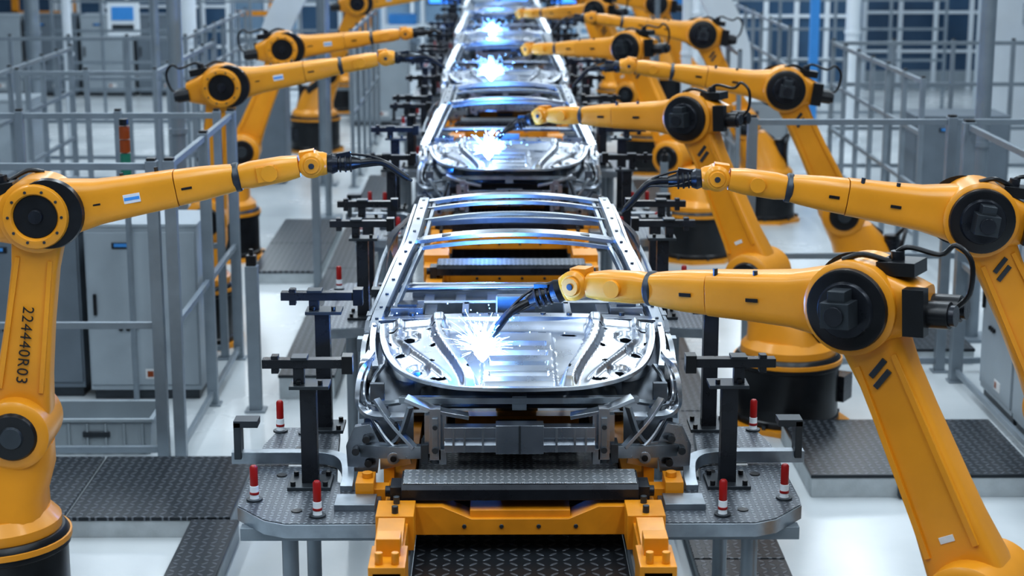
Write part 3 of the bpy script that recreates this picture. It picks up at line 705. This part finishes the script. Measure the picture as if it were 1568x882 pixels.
# ------------------------------------------------------------------ weld arcs
def weld(x, y, z, sc, energy, seed):
    random.seed(seed); g = Msh()
    N = 14
    pr = []
    for i in range(9):
        ph = math.pi*i/8; pr.append((i/8, max(.002, .045*sc*math.sin(ph)*(1+.2*random.random()))))
    g.rev((x,y,z-.05*sc),(x,y,z+.09*sc), pr, M_CORE, N)
    for i in range(110):   # short plasma spikes around the arc
        th = random.uniform(0, 2*math.pi); el = random.uniform(-.1, 1.5); L = random.uniform(.05,.10)*sc
        d = V(math.cos(th)*math.cos(el), math.sin(th)*math.cos(el), math.sin(el))
        g.tube([V(x,y,z+.03), V(x,y,z+.03)+d*L], .006*sc, M_CORE, 5, 0, .0006)
    for i in range(190):
        th = random.uniform(0, 2*math.pi); el = random.uniform(.0, 1.5); L = random.uniform(.09,.19)*sc*(1 if random.random()<.88 else 1.5)
        d = V(math.cos(th)*math.cos(el), math.sin(th)*math.cos(el), math.sin(el)); s0 = random.uniform(.35,.8)*L
        p0 = V(x,y,z+.02)+d*s0; p2 = V(x,y,z+.02)+d*L+V(0,0,-.35*L*L/sc)
        g.tube([p0, (p0+p2)/2+V(0,0,.01*L), p2], .0015*sc, M_SPARK, 4, 2, .0005)
    for i in range(46):
        th = random.uniform(0, 2*math.pi); rr = random.uniform(.05,.5)*sc; zz = random.uniform(0.04,.25)*sc
        g.box((x+math.cos(th)*rr,y+math.sin(th)*rr*.6,z+zz+.02), (.0045*sc,)*3, M_SPARK)
    put(g, 'weld_sparks')
    ld = bpy.data.lights.new('weld_arc_lamp', 'POINT'); ld.energy = energy; ld.color = (.03,.25,1.0); ld.shadow_soft_size = .06
    lo = bpy.data.objects.new('weld_arc_lamp', ld); COL.objects.link(lo); lo.location = (x-.05,y+.02,z+.16*sc)
for kk in range(4): weld(-.205, 9.64+kk*P, 2.385, 1.0 if kk < 2 else 1.2, 75 if kk < 2 else 50, 3+kk)

# ------------------------------------------------------------------ lights
def area(x, y, z, sx, sy, e, col=(.84,.93,1)):
    ld = bpy.data.lights.new('ceiling_light', 'AREA'); ld.shape = 'RECTANGLE'; ld.size = sx; ld.size_y = sy; ld.energy = e; ld.color = col
    o = bpy.data.objects.new('ceiling_light', ld); COL.objects.link(o); o.location = (x,y,z)
for x in (-7.5,-2.5,2.5,7.5):
    for y in (6,20,36,52): area(x,y,9.5,.8,11, 370 if y < 30 else 440)
w = bpy.data.worlds.new('world'); S.world = w; w.use_nodes = True
nt = w.node_tree; bg = nt.nodes['Background']
tc = nt.nodes.new('ShaderNodeTexCoord'); sp = nt.nodes.new('ShaderNodeSeparateXYZ'); rp = nt.nodes.new('ShaderNodeValToRGB')
nt.links.new(tc.outputs['Generated'], sp.inputs[0]); nt.links.new(sp.outputs[2], rp.inputs[0]); nt.links.new(rp.outputs[0], bg.inputs[0])
rp.color_ramp.elements[0].color = (.06,.075,.10,1); rp.color_ramp.elements[0].position = 0.05
rp.color_ramp.elements[1].color = (.50,.62,.74,1); rp.color_ramp.elements[1].position = .8
bg.inputs[1].default_value = .5
S.view_settings.view_transform = 'Standard'
try: S.view_settings.look = 'Medium High Contrast'
except Exception as e: print('LOOK', e)
S.view_settings.exposure = 0.0
